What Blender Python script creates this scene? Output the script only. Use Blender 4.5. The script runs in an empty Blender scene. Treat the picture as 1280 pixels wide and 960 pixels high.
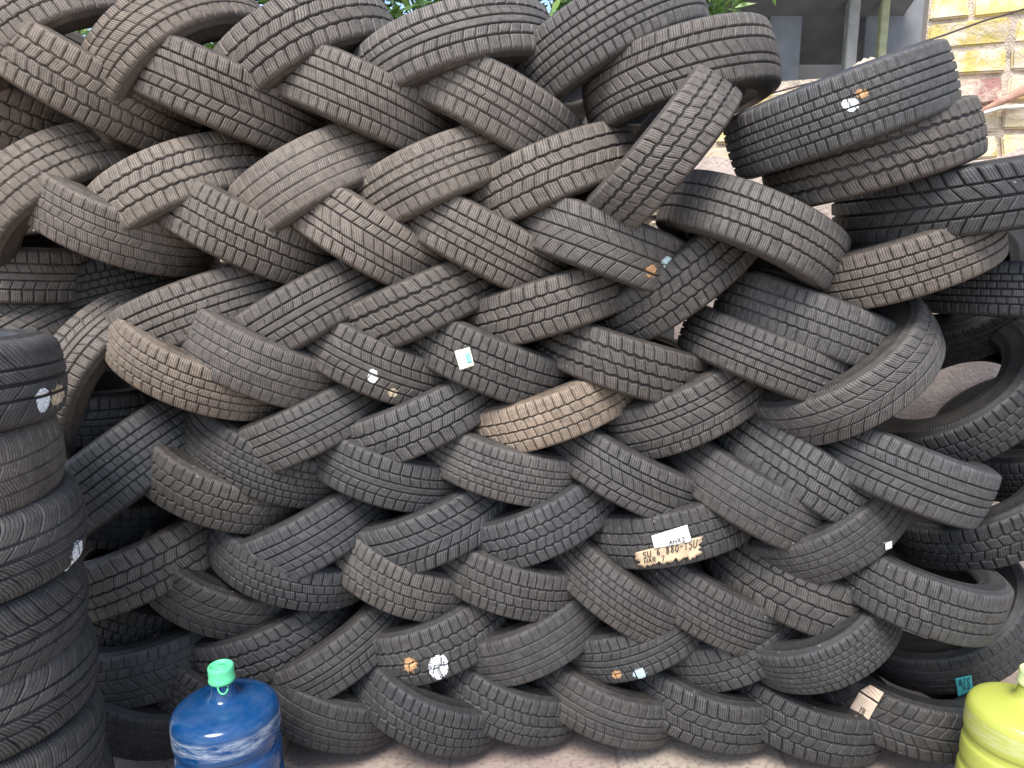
import bpy, bmesh, math, random
import numpy as np
from mathutils import Vector, Matrix, noise
random.seed(7)
rng = np.random.default_rng(7)
S = bpy.context.scene
COL = S.collection
R_ = math.radians

# ------------------------------------------------------------------ camera
F = 967.0
CAMZ = 1.70
PITCH = math.radians(11)
cam = bpy.data.cameras.new('camera'); cam.sensor_width = 36; cam.lens = F / 1280 * 36
cam.clip_start = 0.05; cam.clip_end = 600
camo = bpy.data.objects.new('camera', cam); COL.objects.link(camo)
camo.location = (0, 0, CAMZ); camo.rotation_euler = (R_(90) - PITCH, 0, 0)
S.camera = camo
CAMP = Vector((0, 0, CAMZ))
C_R = Vector((1, 0, 0)); C_F = Vector((0, math.cos(PITCH), -math.sin(PITCH))); C_U = Vector((0, math.sin(PITCH), math.cos(PITCH)))
def ray(px, py):
    d = C_R * ((px - 640) / F) + C_U * ((480 - py) / F) + C_F
    return d / d.y
def plan(px, py=100):      # sideways slope of a sight line
    return ray(px, py).x
def at(px, py, Y):
    return CAMP + ray(px, py) * Y

# ------------------------------------------------------------------ helpers
def tag(o, label=None, cat=None, group=None, kind=None):
    if label: o['label'] = label
    if cat: o['category'] = cat
    if group: o['group'] = group
    if kind: o['kind'] = kind
    return o
def empty(name, loc=(0, 0, 0)):
    o = bpy.data.objects.new(name, None); COL.objects.link(o); o.location = loc
    o.empty_display_size = 0.1
    return o
def link(name, me, mat=None, parent=None):
    o = bpy.data.objects.new(name, me); COL.objects.link(o)
    if mat and not me.materials: me.materials.append(mat)
    if parent: o.parent = parent
    return o
def mesh_from(name, verts, faces, smooth=True):
    me = bpy.data.meshes.new(name)
    me.from_pydata([tuple(v) for v in verts], [], faces)
    if smooth: me.polygons.foreach_set('use_smooth', [True] * len(me.polygons))
    me.update(); return me
def grid_mesh(name, P, uv=None, depth=None, flip=False, keep=None):
    """P: (n, m, 3) array of points -> smooth quad sheet."""
    n, m = P.shape[:2]
    idx = np.arange(n * m).reshape(n, m)
    a, b, c, d = idx[:-1, :-1], idx[1:, :-1], idx[1:, 1:], idx[:-1, 1:]
    q = np.stack([a, b, c, d] if not flip else [a, d, c, b], -1).reshape(-1, 4)
    if keep is not None: q = q[keep.reshape(-1)]
    me = bpy.data.meshes.new(name)
    me.vertices.add(n * m); me.vertices.foreach_set('co', P.astype(np.float32).ravel())
    nf = len(q)
    me.loops.add(nf * 4); me.loops.foreach_set('vertex_index', q.astype(np.int32).ravel())
    me.polygons.add(nf)
    me.polygons.foreach_set('loop_start', np.arange(0, nf * 4, 4, dtype=np.int32))
    me.polygons.foreach_set('loop_total', np.full(nf, 4, dtype=np.int32))
    me.polygons.foreach_set('use_smooth', np.ones(nf, dtype=bool))
    if uv is not None:
        l = me.uv_layers.new(name='UVMap')
        l.data.foreach_set('uv', uv.reshape(-1, 2)[q.ravel()].astype(np.float32).ravel())
    if depth is not None:
        at_ = me.attributes.new('groove', 'FLOAT', 'POINT')
        at_.data.foreach_set('value', depth.astype(np.float32).ravel())
    me.update(); me.validate()
    return me
def lathe_grid(prof, seg=96, a0=0.0):
    prof = np.array(prof); ph = np.linspace(0, 2 * np.pi, seg + 1) + a0
    r, z = prof[:, 0], prof[:, 1]
    return np.stack([np.cos(ph)[:, None] * r, np.sin(ph)[:, None] * r, np.ones(seg + 1)[:, None] * z], -1)
def lathe(name, prof, seg=96, flip=False):
    me = grid_mesh(name, lathe_grid(prof, seg), flip=flip)
    bm = bmesh.new(); bm.from_mesh(me)
    bmesh.ops.remove_doubles(bm, verts=bm.verts, dist=1e-5)
    bmesh.ops.recalc_face_normals(bm, faces=bm.faces)
    for f in bm.faces: f.smooth = True
    bm.to_mesh(me); bm.free(); return me
def tube_mesh(name, pts, r, seg=8):
    pts = [Vector(p) for p in pts]; V = []; Fc = []
    up = Vector((0.13, 0.2, 0.97))
    for i, p in enumerate(pts):
        t = (pts[min(i + 1, len(pts) - 1)] - pts[max(i - 1, 0)]).normalized()
        a = t.cross(up).normalized(); b = t.cross(a)
        rr = r[i] if isinstance(r, (list, tuple)) else r
        for k in range(seg):
            an = 2 * math.pi * k / seg
            V.append(p + a * math.cos(an) * rr + b * math.sin(an) * rr)
    for i in range(len(pts) - 1):
        for k in range(seg):
            k2 = (k + 1) % seg
            Fc.append((i * seg + k, i * seg + k2, (i + 1) * seg + k2, (i + 1) * seg + k))
    Fc.append(tuple(range(seg))[::-1]); Fc.append(tuple((len(pts) - 1) * seg + k for k in range(seg)))
    return mesh_from(name, V, Fc)
def box_bm(bm, c, half, rot=None, bev=0.0):
    g = bmesh.ops.create_cube(bm, size=1.0)
    vs = g['verts']
    M = Matrix.Translation(c) @ (rot.to_4x4() if rot else Matrix.Identity(4)) @ Matrix.Diagonal((half[0] * 2, half[1] * 2, half[2] * 2, 1))
    bmesh.ops.transform(bm, matrix=M, verts=vs)
    if bev:
        es = list({e for v in vs for e in v.link_edges})
        bmesh.ops.bevel(bm, geom=es, offset=bev, segments=2, affect='EDGES')
def bm_mesh(name, bm):
    me = bpy.data.meshes.new(name); bm.to_mesh(me); bm.free(); return me
def lin(c):
    return tuple(((v / 255) / 12.92 if v < 10 else ((v / 255 + .055) / 1.055) ** 2.4) for v in c)

# ------------------------------------------------------------------ node helper
class NT:
    def __init__(s, name):
        s.m = bpy.data.materials.new(name); s.m.use_nodes = True
        s.t = s.m.node_tree; s.n = s.t.nodes
        s.bsdf = s.n['Principled BSDF']
    def node(s, typ, **kw):
        nd = s.n.new(typ)
        for k, v in kw.items(): setattr(nd, k, v)
        return nd
    def L(s, a, b): s.t.links.new(a, b)
    def put(s, sock, v):
        if isinstance(v, (int, float)): sock.default_value = v
        elif isinstance(v, (tuple, list)): sock.default_value = (*v, 1) if len(v) == 3 and len(sock.default_value) == 4 else v
        else: s.L(v, sock)
    def math(s, op, a, b=0.0, c=None, clamp=False):
        nd = s.node('ShaderNodeMath', operation=op); nd.use_clamp = clamp
        s.put(nd.inputs[0], a); s.put(nd.inputs[1], b)
        if c is not None: s.put(nd.inputs[2], c)
        return nd.outputs[0]
    def mix(s, f, a, b, typ='MIX'):
        nd = s.node('ShaderNodeMix', data_type='RGBA', blend_type=typ)
        s.put(nd.inputs[0], f); s.put(nd.inputs[6], a); s.put(nd.inputs[7], b)
        return nd.outputs[2]
    def noise(s, vec, scale, detail=4, rough=.55):
        nd = s.node('ShaderNodeTexNoise'); nd.inputs['Scale'].default_value = scale
        nd.inputs['Detail'].default_value = detail; nd.inputs['Roughness'].default_value = rough
        if vec is not None: s.L(vec, nd.inputs['Vector'])
        return nd.outputs['Fac']
    def ramp(s, f, lo, hi):
        nd = s.node('ShaderNodeMapRange'); s.L(f, nd.inputs[0])
        nd.inputs[1].default_value = lo; nd.inputs[2].default_value = hi
        return nd.outputs[0]
    def bump(s, h, strength=.5, dist=.002, normal=None):
        nd = s.node('ShaderNodeBump'); nd.inputs['Strength'].default_value = strength
        nd.inputs['Distance'].default_value = dist; s.L(h, nd.inputs['Height'])
        if normal is not None: s.L(normal, nd.inputs['Normal'])
        return nd.outputs[0]
    def objco(s, rand=True):
        tc = s.node('ShaderNodeTexCoord').outputs['Object']
        if not rand: return tc
        oi = s.node('ShaderNodeObjectInfo').outputs['Random']
        cb = s.node('ShaderNodeCombineXYZ'); m = s.math('MULTIPLY', oi, 37.0)
        for k in range(3): s.L(m, cb.inputs[k])
        va = s.node('ShaderNodeVectorMath', operation='ADD'); s.L(tc, va.inputs[0]); s.L(cb.outputs[0], va.inputs[1])
        return va.outputs[0]

def simple(name, col, rough=.6, var=.25, nscale=25, bump=.15, bdist=.001, spec=.4, **kw):
    N = NT(name); co = N.objco()
    a = N.noise(co, nscale, 6); b = N.noise(co, nscale * 6, 3)
    dark = tuple(c * (1 - var) for c in col); light = tuple(min(1, c * (1 + var)) for c in col)
    N.put(N.bsdf.inputs['Base Color'], N.mix(N.ramp(a, .3, .7), dark, light))
    N.bsdf.inputs['Roughness'].default_value = rough
    N.bsdf.inputs['Specular IOR Level'].default_value = spec
    if bump: N.L(N.bump(b, bump, bdist), N.bsdf.inputs['Normal'])
    for k, v in kw.items(): N.bsdf.inputs[k].default_value = v
    return N.m

# ------------------------------------------------------------------ rubber
def rubber(name, tread):
    N = NT(name); co = N.objco()
    oi = N.node('ShaderNodeObjectInfo')
    dustamt = oi.outputs['Alpha']; base = oi.outputs['Color']
    big = N.ramp(N.noise(co, 7, 5, .6), .35, .7)
    mid = N.ramp(N.noise(co, 45, 5, .65), .35, .7)
    fine = N.noise(co, 420, 3)
    spk = N.ramp(N.noise(co, 150, 2), .66, .74)
    f = N.math('MULTIPLY', N.math('MULTIPLY_ADD', mid, .55, .25), N.math('MULTIPLY_ADD', big, .8, .25))
    f = N.math('MULTIPLY', f, N.math('MULTIPLY', dustamt, 1.25))
    patch = N.ramp(N.noise(co, 11, 7, .7), .56, .66)                  # chalky dried-mud patches
    f = N.math('ADD', f, N.math('MULTIPLY', patch, N.math('MULTIPLY', dustamt, .55)))
    if tread:
        g = N.node('ShaderNodeAttribute', attribute_name='groove').outputs['Fac']
        filled = N.math('GREATER_THAN', oi.outputs['Random'], .80)       # some tyres have dust packed in their grooves
        f = N.math('ADD', N.math('MULTIPLY', f, N.math('MULTIPLY_ADD', g, -.6, 1.0)), N.math('MULTIPLY', N.math('MULTIPLY', filled, g), N.math('MULTIPLY', big, .6)))
    f = N.math('ADD', f, N.math('MULTIPLY', spk, .30), clamp=True)
    fleck = N.ramp(N.noise(co, 75, 2), .735, .76)                     # pale flecks of grit and bird lime
    ds = N.node('ShaderNodeVectorMath', operation='MULTIPLY_ADD'); N.L(base, ds.inputs[0]); ds.inputs[1].default_value = (1.5, 1.5, 1.5)
    ds.inputs[2].default_value = (.030, .027, .024)
    dust = N.mix(N.math('MULTIPLY', N.ramp(N.noise(co, 4.5, 4, .6), .42, .68), .55), ds.outputs[0], (.155, .118, .092))
    grit = N.ramp(N.noise(co, 230, 4, .75), .3, .7)
    var = N.math('MULTIPLY', N.math('MULTIPLY_ADD', mid, .5, .72), N.math('MULTIPLY_ADD', grit, .75, .66))
    if tread:
        # the tops are scuffed grey, the unworn grooves black and painted darker to deepen their shade; each block has worn a little differently
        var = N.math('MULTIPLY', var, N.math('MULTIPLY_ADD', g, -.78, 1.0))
        uv0 = N.node('ShaderNodeUVMap', uv_map='UVMap').outputs[0]
        s0 = N.node('ShaderNodeSeparateXYZ'); N.L(uv0, s0.inputs[0])
        cbk = N.node('ShaderNodeCombineXYZ'); N.L(N.math('FLOOR', N.math('ADD', s0.outputs[0], .5)), cbk.inputs[0]); N.L(N.math('FLOOR', N.math('MULTIPLY', s0.outputs[1], 5.0)), cbk.inputs[1]); N.L(oi.outputs['Random'], cbk.inputs[2])
        wn = N.node('ShaderNodeTexWhiteNoise'); N.L(cbk.outputs[0], wn.inputs['Vector'])
        var = N.math('MULTIPLY', var, N.math('MULTIPLY_ADD', wn.outputs['Value'], .3, .88))
    vm = N.node('ShaderNodeVectorMath', operation='SCALE'); N.L(base, vm.inputs[0]); N.L(var, vm.inputs['Scale'])
    col = N.mix(N.math('MULTIPLY', fleck, .55), N.mix(f, vm.outputs[0], dust), (.42, .40, .37))
    colsock = col
    N.bsdf.inputs['Specular IOR Level'].default_value = .42
    N.L(N.math('MULTIPLY_ADD', f, .35, .56 if tread else .5, clamp=True), N.bsdf.inputs['Roughness'])
    nb = None
    if not tread:
        oc = N.node('ShaderNodeTexCoord').outputs['Object']; so_ = N.node('ShaderNodeSeparateXYZ'); N.L(oc, so_.inputs[0])
        an = N.math('MULTIPLY', N.math('ARCTAN2', so_.outputs[1], so_.outputs[0]), 200.0)
        rr = N.math('SQRT', N.math('ADD', N.math('MULTIPLY', so_.outputs[0], so_.outputs[0]), N.math('MULTIPLY', so_.outputs[1], so_.outputs[1])))
        band = N.math('MULTIPLY', N.math('GREATER_THAN', rr, .262), N.math('LESS_THAN', rr, .276))
        nb = N.bump(N.math('MULTIPLY', N.math('SINE', an), band), .5, .0015)
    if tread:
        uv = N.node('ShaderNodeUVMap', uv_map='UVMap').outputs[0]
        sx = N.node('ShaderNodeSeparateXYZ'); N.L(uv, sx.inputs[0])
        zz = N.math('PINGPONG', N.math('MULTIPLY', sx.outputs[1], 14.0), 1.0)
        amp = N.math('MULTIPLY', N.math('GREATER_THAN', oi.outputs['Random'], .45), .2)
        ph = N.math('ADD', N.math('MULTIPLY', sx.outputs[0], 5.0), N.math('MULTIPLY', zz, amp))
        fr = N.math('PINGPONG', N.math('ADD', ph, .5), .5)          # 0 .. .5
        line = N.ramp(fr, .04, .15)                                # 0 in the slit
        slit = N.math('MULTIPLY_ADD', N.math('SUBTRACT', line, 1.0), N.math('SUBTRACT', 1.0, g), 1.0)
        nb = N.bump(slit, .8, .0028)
        colsock = N.mix(N.math('MULTIPLY_ADD', slit, .62, .38), (.006, .006, .006), col)      # shade inside the open slit, painted near-black
    nb2 = N.bump(fine, .25, .0008, nb) if nb is not None else N.bump(fine, .25, .0008)
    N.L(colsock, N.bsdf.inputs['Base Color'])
    N.L(nb2, N.bsdf.inputs['Normal'])
    return N.m
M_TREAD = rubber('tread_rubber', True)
M_SIDE = rubber('sidewall_rubber', False)

# ------------------------------------------------------------------ tyre meshes
R0, HW, RS = 0.31, 0.083, 0.014
W0 = 2 * (HW + RS)
NU = 960
SARC = RS * R_(76)
ROUND = (.060, .036, .036 * R_(76))          # half tread, shoulder radius, shoulder arc of round-shouldered casings
SQUARE = (HW, RS, SARC)
def prof_at(s, shape=SQUARE):
    """s: signed arc length from the crown -> (r, z) of the smooth casing."""
    hw, rs, _ = shape
    a = np.abs(s); sg = np.sign(s)
    fl = np.minimum(a, hw); ov = np.maximum(a - hw, 0) / rs
    r = R0 - .007 * (fl / hw) ** 2 - rs * (1 - np.cos(ov)) - .002 * np.minimum(ov, 1)
    z = sg * (fl + rs * np.sin(ov))
    return r, z
def tri(x): return np.abs((x % 1.0) * 2 - 1) * 2 - 1

# a rib: v0, v1 (edges, in half tread widths), mult, slant, curve, offset, lateral groove width (m)
G = .0042
PATTERNS = [
 # 0 blocks with slanted middle ribs
 dict(N=58, D=.008, zz=0, ribs=[(-1.6,-.60,1,0,.0,.1,G),(-.535,-.2,1,.9,0,.3,.003),(-.14,.14,2,0,0,.2,.0),(.2,.535,1,-.9,0,.7,.003),(.60,1.6,1,0,.0,.55,G)]),
 # 1 square blocks in four ribs
 dict(N=60, D=.0085, zz=.012, ribs=[(-1.6,-.53,1,.15,0,.0,G),(-.46,-.035,1,.4,0,.5,.0036),(.035,.46,1,.4,0,.15,.0036),(.53,1.6,1,.15,0,.6,G)]),
 # 2 arrow tread
 dict(N=52, D=.0085, zz=0, ribs=[(-1.6,-.58,1,-.8,0,.0,.0048),(-.51,-.05,1,-1.5,0,.3,.0036),(.05,.51,1,1.5,0,.3,.0036),(.58,1.6,1,.8,0,.0,.0048)]),
 # 3 fine square grid, six ribs
 dict(N=70, D=.0075, zz=0, ribs=[(-1.6,-.68,1,0,0,0,.0036),(-.63,-.36,1,.3,0,.4,.003),(-.31,-.03,1,.3,0,.1,.003),(.03,.31,1,.3,0,.6,.003),(.36,.63,1,.3,0,.2,.003),(.68,1.6,1,0,0,.5,.0036)]),
 # 4 zigzag centre
 dict(N=58, D=.0085, zz=.022, ribs=[(-1.6,-.56,1,.1,0,0,.0044),(-.48,-.04,1,-.6,0,.5,.0038),(.04,.48,1,.6,0,.0,.0038),(.56,1.6,1,-.1,0,.5,.0044)]),
 # 5 ribbed, few cross cuts
 dict(N=62, D=.007, zz=0, ribs=[(-1.6,-.66,1,.2,0,0,.0036),(-.60,-.26,1,1.2,0,.4,.0024),(-.2,.2,1,1.0,0,.1,.002),(.26,.60,1,1.2,0,.6,.0024),(.66,1.6,1,.2,0,.5,.0036)]),
 # 6 big staggered blocks
 dict(N=48, D=.009, zz=.016, ribs=[(-1.6,-.5,1,.3,0,0,.005),(-.42,.02,1,-.7,0,.5,.004),(.10,.52,1,.5,0,.2,.004),(.60,1.6,1,-.3,0,.7,.005)]),
 # 7 summer tread: curved cross grooves
 dict(N=46, D=.006, zz=0, ribs=[(-1.6,-.62,1,1.0,.6,0,.0036),(-.55,-.06,1,1.6,0,.4,.0026),(.0,.44,1,-1.6,0,.1,.0026),(.52,1.6,1,-1.0,.6,.5,.0036)]),
 # 8 worn, shallow
 dict(N=60, D=.0038, zz=.0, ribs=[(-1.6,-.6,1,.1,0,.0,.003),(-.54,-.12,1,.6,0,.5,.0026),(-.07,.26,1,-.6,0,.15,.0026),(.32,.64,1,.6,0,.3,.0026),(.7,1.6,1,.1,0,.6,.003)]),
 # 9 wavy curved blocks
 dict(N=52, D=.008, zz=.035, ribs=[(-1.6,-.58,1,.5,-.5,0,.0044),(-.46,-.02,1,1.0,0,.5,.0038),(.08,.48,1,1.0,0,.2,.0038),(.60,1.6,1,.5,.5,.6,.0044)]),
 # 10 chevron centre rib between block rows
 dict(N=56, D=.008, zz=0, ribs=[(-1.6,-.62,1,.2,0,0,.0042),(-.55,-.22,1,.2,0,.5,.0036),(-.15,.15,1,0,9.,.2,.0022),(.22,.55,1,.2,0,.35,.0036),(.62,1.6,1,.2,0,.7,.0042)]),
 # 11 one wide rib off centre, swept blocks
 dict(N=54, D=.008, zz=0, ribs=[(-1.6,-.66,1,.4,0,0,.004),(-.59,-.34,1,1.2,0,.5,.003),(-.27,.22,1,1.3,0,.2,.0034),(.30,.62,1,-.9,0,.35,.0034),(.69,1.6,1,-.3,0,.7,.004)]),
 # 12 round-shouldered summer tyre, swept cross grooves
 dict(round=1, N=40, D=.006, zz=0, ribs=[(-1.9,-.60,1,.9,.5,0,.0036),(-.50,-.08,1,1.2,0,.4,.0024),(.06,.5,1,-1.2,0,.1,.0024),(.60,1.9,1,-.9,.5,.5,.0036)]),
 # 13 round-shouldered, nearly bald, shallow sipes
 dict(round=1, N=52, D=.0032, zz=0, ribs=[(-1.9,-.66,1,.3,.2,0,.0026),(-.58,-.1,1,.8,0,.4,.002),(-.02,.5,1,-.8,0,.1,.002),(.58,1.9,1,-.3,.2,.5,.0026)]),
]
def make_pattern(k, p):
    shape = ROUND if p.get('round') else SQUARE
    HW, RS, SARC = shape
    NV_f, NV_s = (64, 20) if p.get('round') else (82, 7)
    s = np.concatenate([-HW - np.linspace(SARC, 0, NV_s, endpoint=False), np.linspace(-HW, HW, NV_f), HW + np.linspace(0, SARC, NV_s + 1)[1:]])
    u = np.linspace(0, 1, NU + 1)
    # pitch lengths vary round the tyre, as they do on real ones
    warp = u + sum(rng.uniform(-.0022, .0022) * np.sin(2 * np.pi * u * f + rng.uniform(0, 6)) * 9 / f for f in (5, 9, 13))
    warp = warp - warp[0] - (warp[-1] - warp[0] - 1) * u
    N = p['N']; pitch = 2 * math.pi * R0 / N
    U = (warp * N)[:, None]; V = (s / HW)[None, :]
    zz = p['zz'] * tri(U + .25)
    top = np.zeros((NU + 1, len(s))); phase = np.zeros_like(top)
    sm = .0017
    for (a, b, mult, sl, cu, off, gw) in p['ribs']:
        if a == b: continue
        za = zz if a > -1.5 else 0; zb = zz if b < 1.5 else 0
        d = np.minimum(V - (a + za), (b + zb) - V) * HW
        inside = np.clip(d / sm + .5, 0, 1)
        vc = (max(a, -1) + min(b, 1)) / 2
        ph = U * mult + sl * (V - vc) + cu * (V - vc) ** 2 + off
        if gw > 0:
            dist = np.abs((ph % 1.0) - .5) * pitch / mult
            blk = 1 - np.clip((gw / 2 + sm / 2 - dist) / sm, 0, 1)
            bd = .75 if abs(vc) < .5 else 1.0
            blk = 1 - (1 - blk) * bd
        else: blk = 1
        h = inside * blk
        sel = (d > -.0035)
        phase = np.where(sel, ph, phase)
        top = np.maximum(top, h)
    ov = np.clip((np.abs(s) - HW) / SARC, 0, 1)[None, :]
    depth = (1 - top) * p['D'] * np.clip(1.15 - ov * 1.15, 0, 1)
    depth = depth * np.ones((NU + 1, 1))
    r, z = prof_at(s, shape)
    ang = 2 * np.pi * u[:, None]
    wob = .0006 * np.sin(ang * 3 + k) + .0004 * np.sin(ang * 7 + 2 * k)
    Rr = r[None, :] - depth + wob
    P = np.stack([np.cos(ang) * Rr, np.sin(ang) * Rr, np.ones_like(ang) * z[None, :]], -1)
    uv = np.stack([phase, np.ones_like(phase) * V * .5], -1)
    me = grid_mesh('tread', P, uv, 1 - top, flip=False)
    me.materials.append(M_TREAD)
    return dict(mesh=me, R=Rr, s=s, cut=depth, side=1 if p.get('round') else 0)
PAT = [make_pattern(k, p) for k, p in enumerate(PATTERNS)]
def side_profile(sg, shape=SQUARE):
    r, z = prof_at(np.array([shape[0] + shape[2]]), shape); r, z = r[0], z[0]
    pts = [(r + .0002, z), (r - .004, z + .0012), (r - .006, z + .0026), (r - .016, z + .005), (r - .018, z + .0066), (r - .021, z + .0066), (r - .023, z + .0052),
           (r - .040, z + .0058), (r - .060, z + .002), (r - .064, z + .0030), (r - .068, z + .0008), (r - .080, z - .008), (r - .088, z - .013),
           (r - .091, z - .0125), (r - .095, z - .017), (r - .099, z - .026), (r - .098, z - .036), (r - .092, z - .036), (r - .080, z - .022), (r - .055, z - .009), (r - .03, z - .010), (r - .012, z - .019)]
    if shape is not SQUARE: pts = [(r + (a - r) * .84, b) for a, b in pts]
    return [(a, b * sg) for a, b in pts]
SIDES = []
for shape in (SQUARE, ROUND):
    row = []
    for sg in (1, -1):
        me = grid_mesh('sidewall', lathe_grid(side_profile(sg, shape), 120), flip=(sg < 0)); me.materials.append(M_SIDE); row.append(me)
    SIDES.append(row)
lp = side_profile(1)[-1]
LINER = grid_mesh('inner_liner', lathe_grid([(lp[0], lp[1]), (lp[0] + .004, .05), (lp[0] + .006, 0), (lp[0] + .004, -.05), (lp[0], -lp[1])], 96)); LINER.materials.append(M_SIDE)

TY = {}
def place_tyre(key, P, a, Rad, W, pat, color, dust, label, group, centre=None, roll=None, fwd=None, cat='tyre'):
    """P front point on the tread, a axis direction."""
    a = a.normalized()
    C = centre
    x = fwd if fwd is not None else Vector((0, -1, 0))
    x = (x - a * x.dot(a)).normalized(); y = a.cross(x)
    M = Matrix((x, y, a)).transposed()
    roll = random.uniform(.4, 2 * math.pi - .4) if roll is None else roll
    root = empty('tyre')
    flip = random.random() < .5
    Rm = M @ Matrix.Rotation(roll, 3, 'Z')
    if flip: Rm = Rm @ Matrix.Rotation(math.pi, 3, 'X')
    root.matrix_world = Matrix.LocRotScale(C, Rm.to_quaternion(), Vector((Rad / R0, Rad / R0, W / W0)))
    tag(root, label, cat, group)
    for nm, me in (('tread', PAT[pat]['mesh']), ('sidewall', SIDES[PAT[pat]['side']][0]), ('sidewall', SIDES[PAT[pat]['side']][1]), ('inner_liner', LINER)):
        o = link(nm, me, None, root)
        k = 1.0 if nm == 'tread' else .5
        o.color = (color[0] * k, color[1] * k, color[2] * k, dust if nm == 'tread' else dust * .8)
    TY[key] = dict(root=root, M=Matrix.LocRotScale(C, Rm.to_quaternion(), Vector((Rad / R0, Rad / R0, W / W0))), pat=pat)
    return root
ALB = .80
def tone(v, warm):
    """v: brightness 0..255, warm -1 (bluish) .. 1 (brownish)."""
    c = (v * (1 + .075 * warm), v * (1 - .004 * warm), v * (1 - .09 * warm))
    return tuple(x * ALB * m for x, m in zip(lin(c), (1.05, 1.0, .95)))

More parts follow.
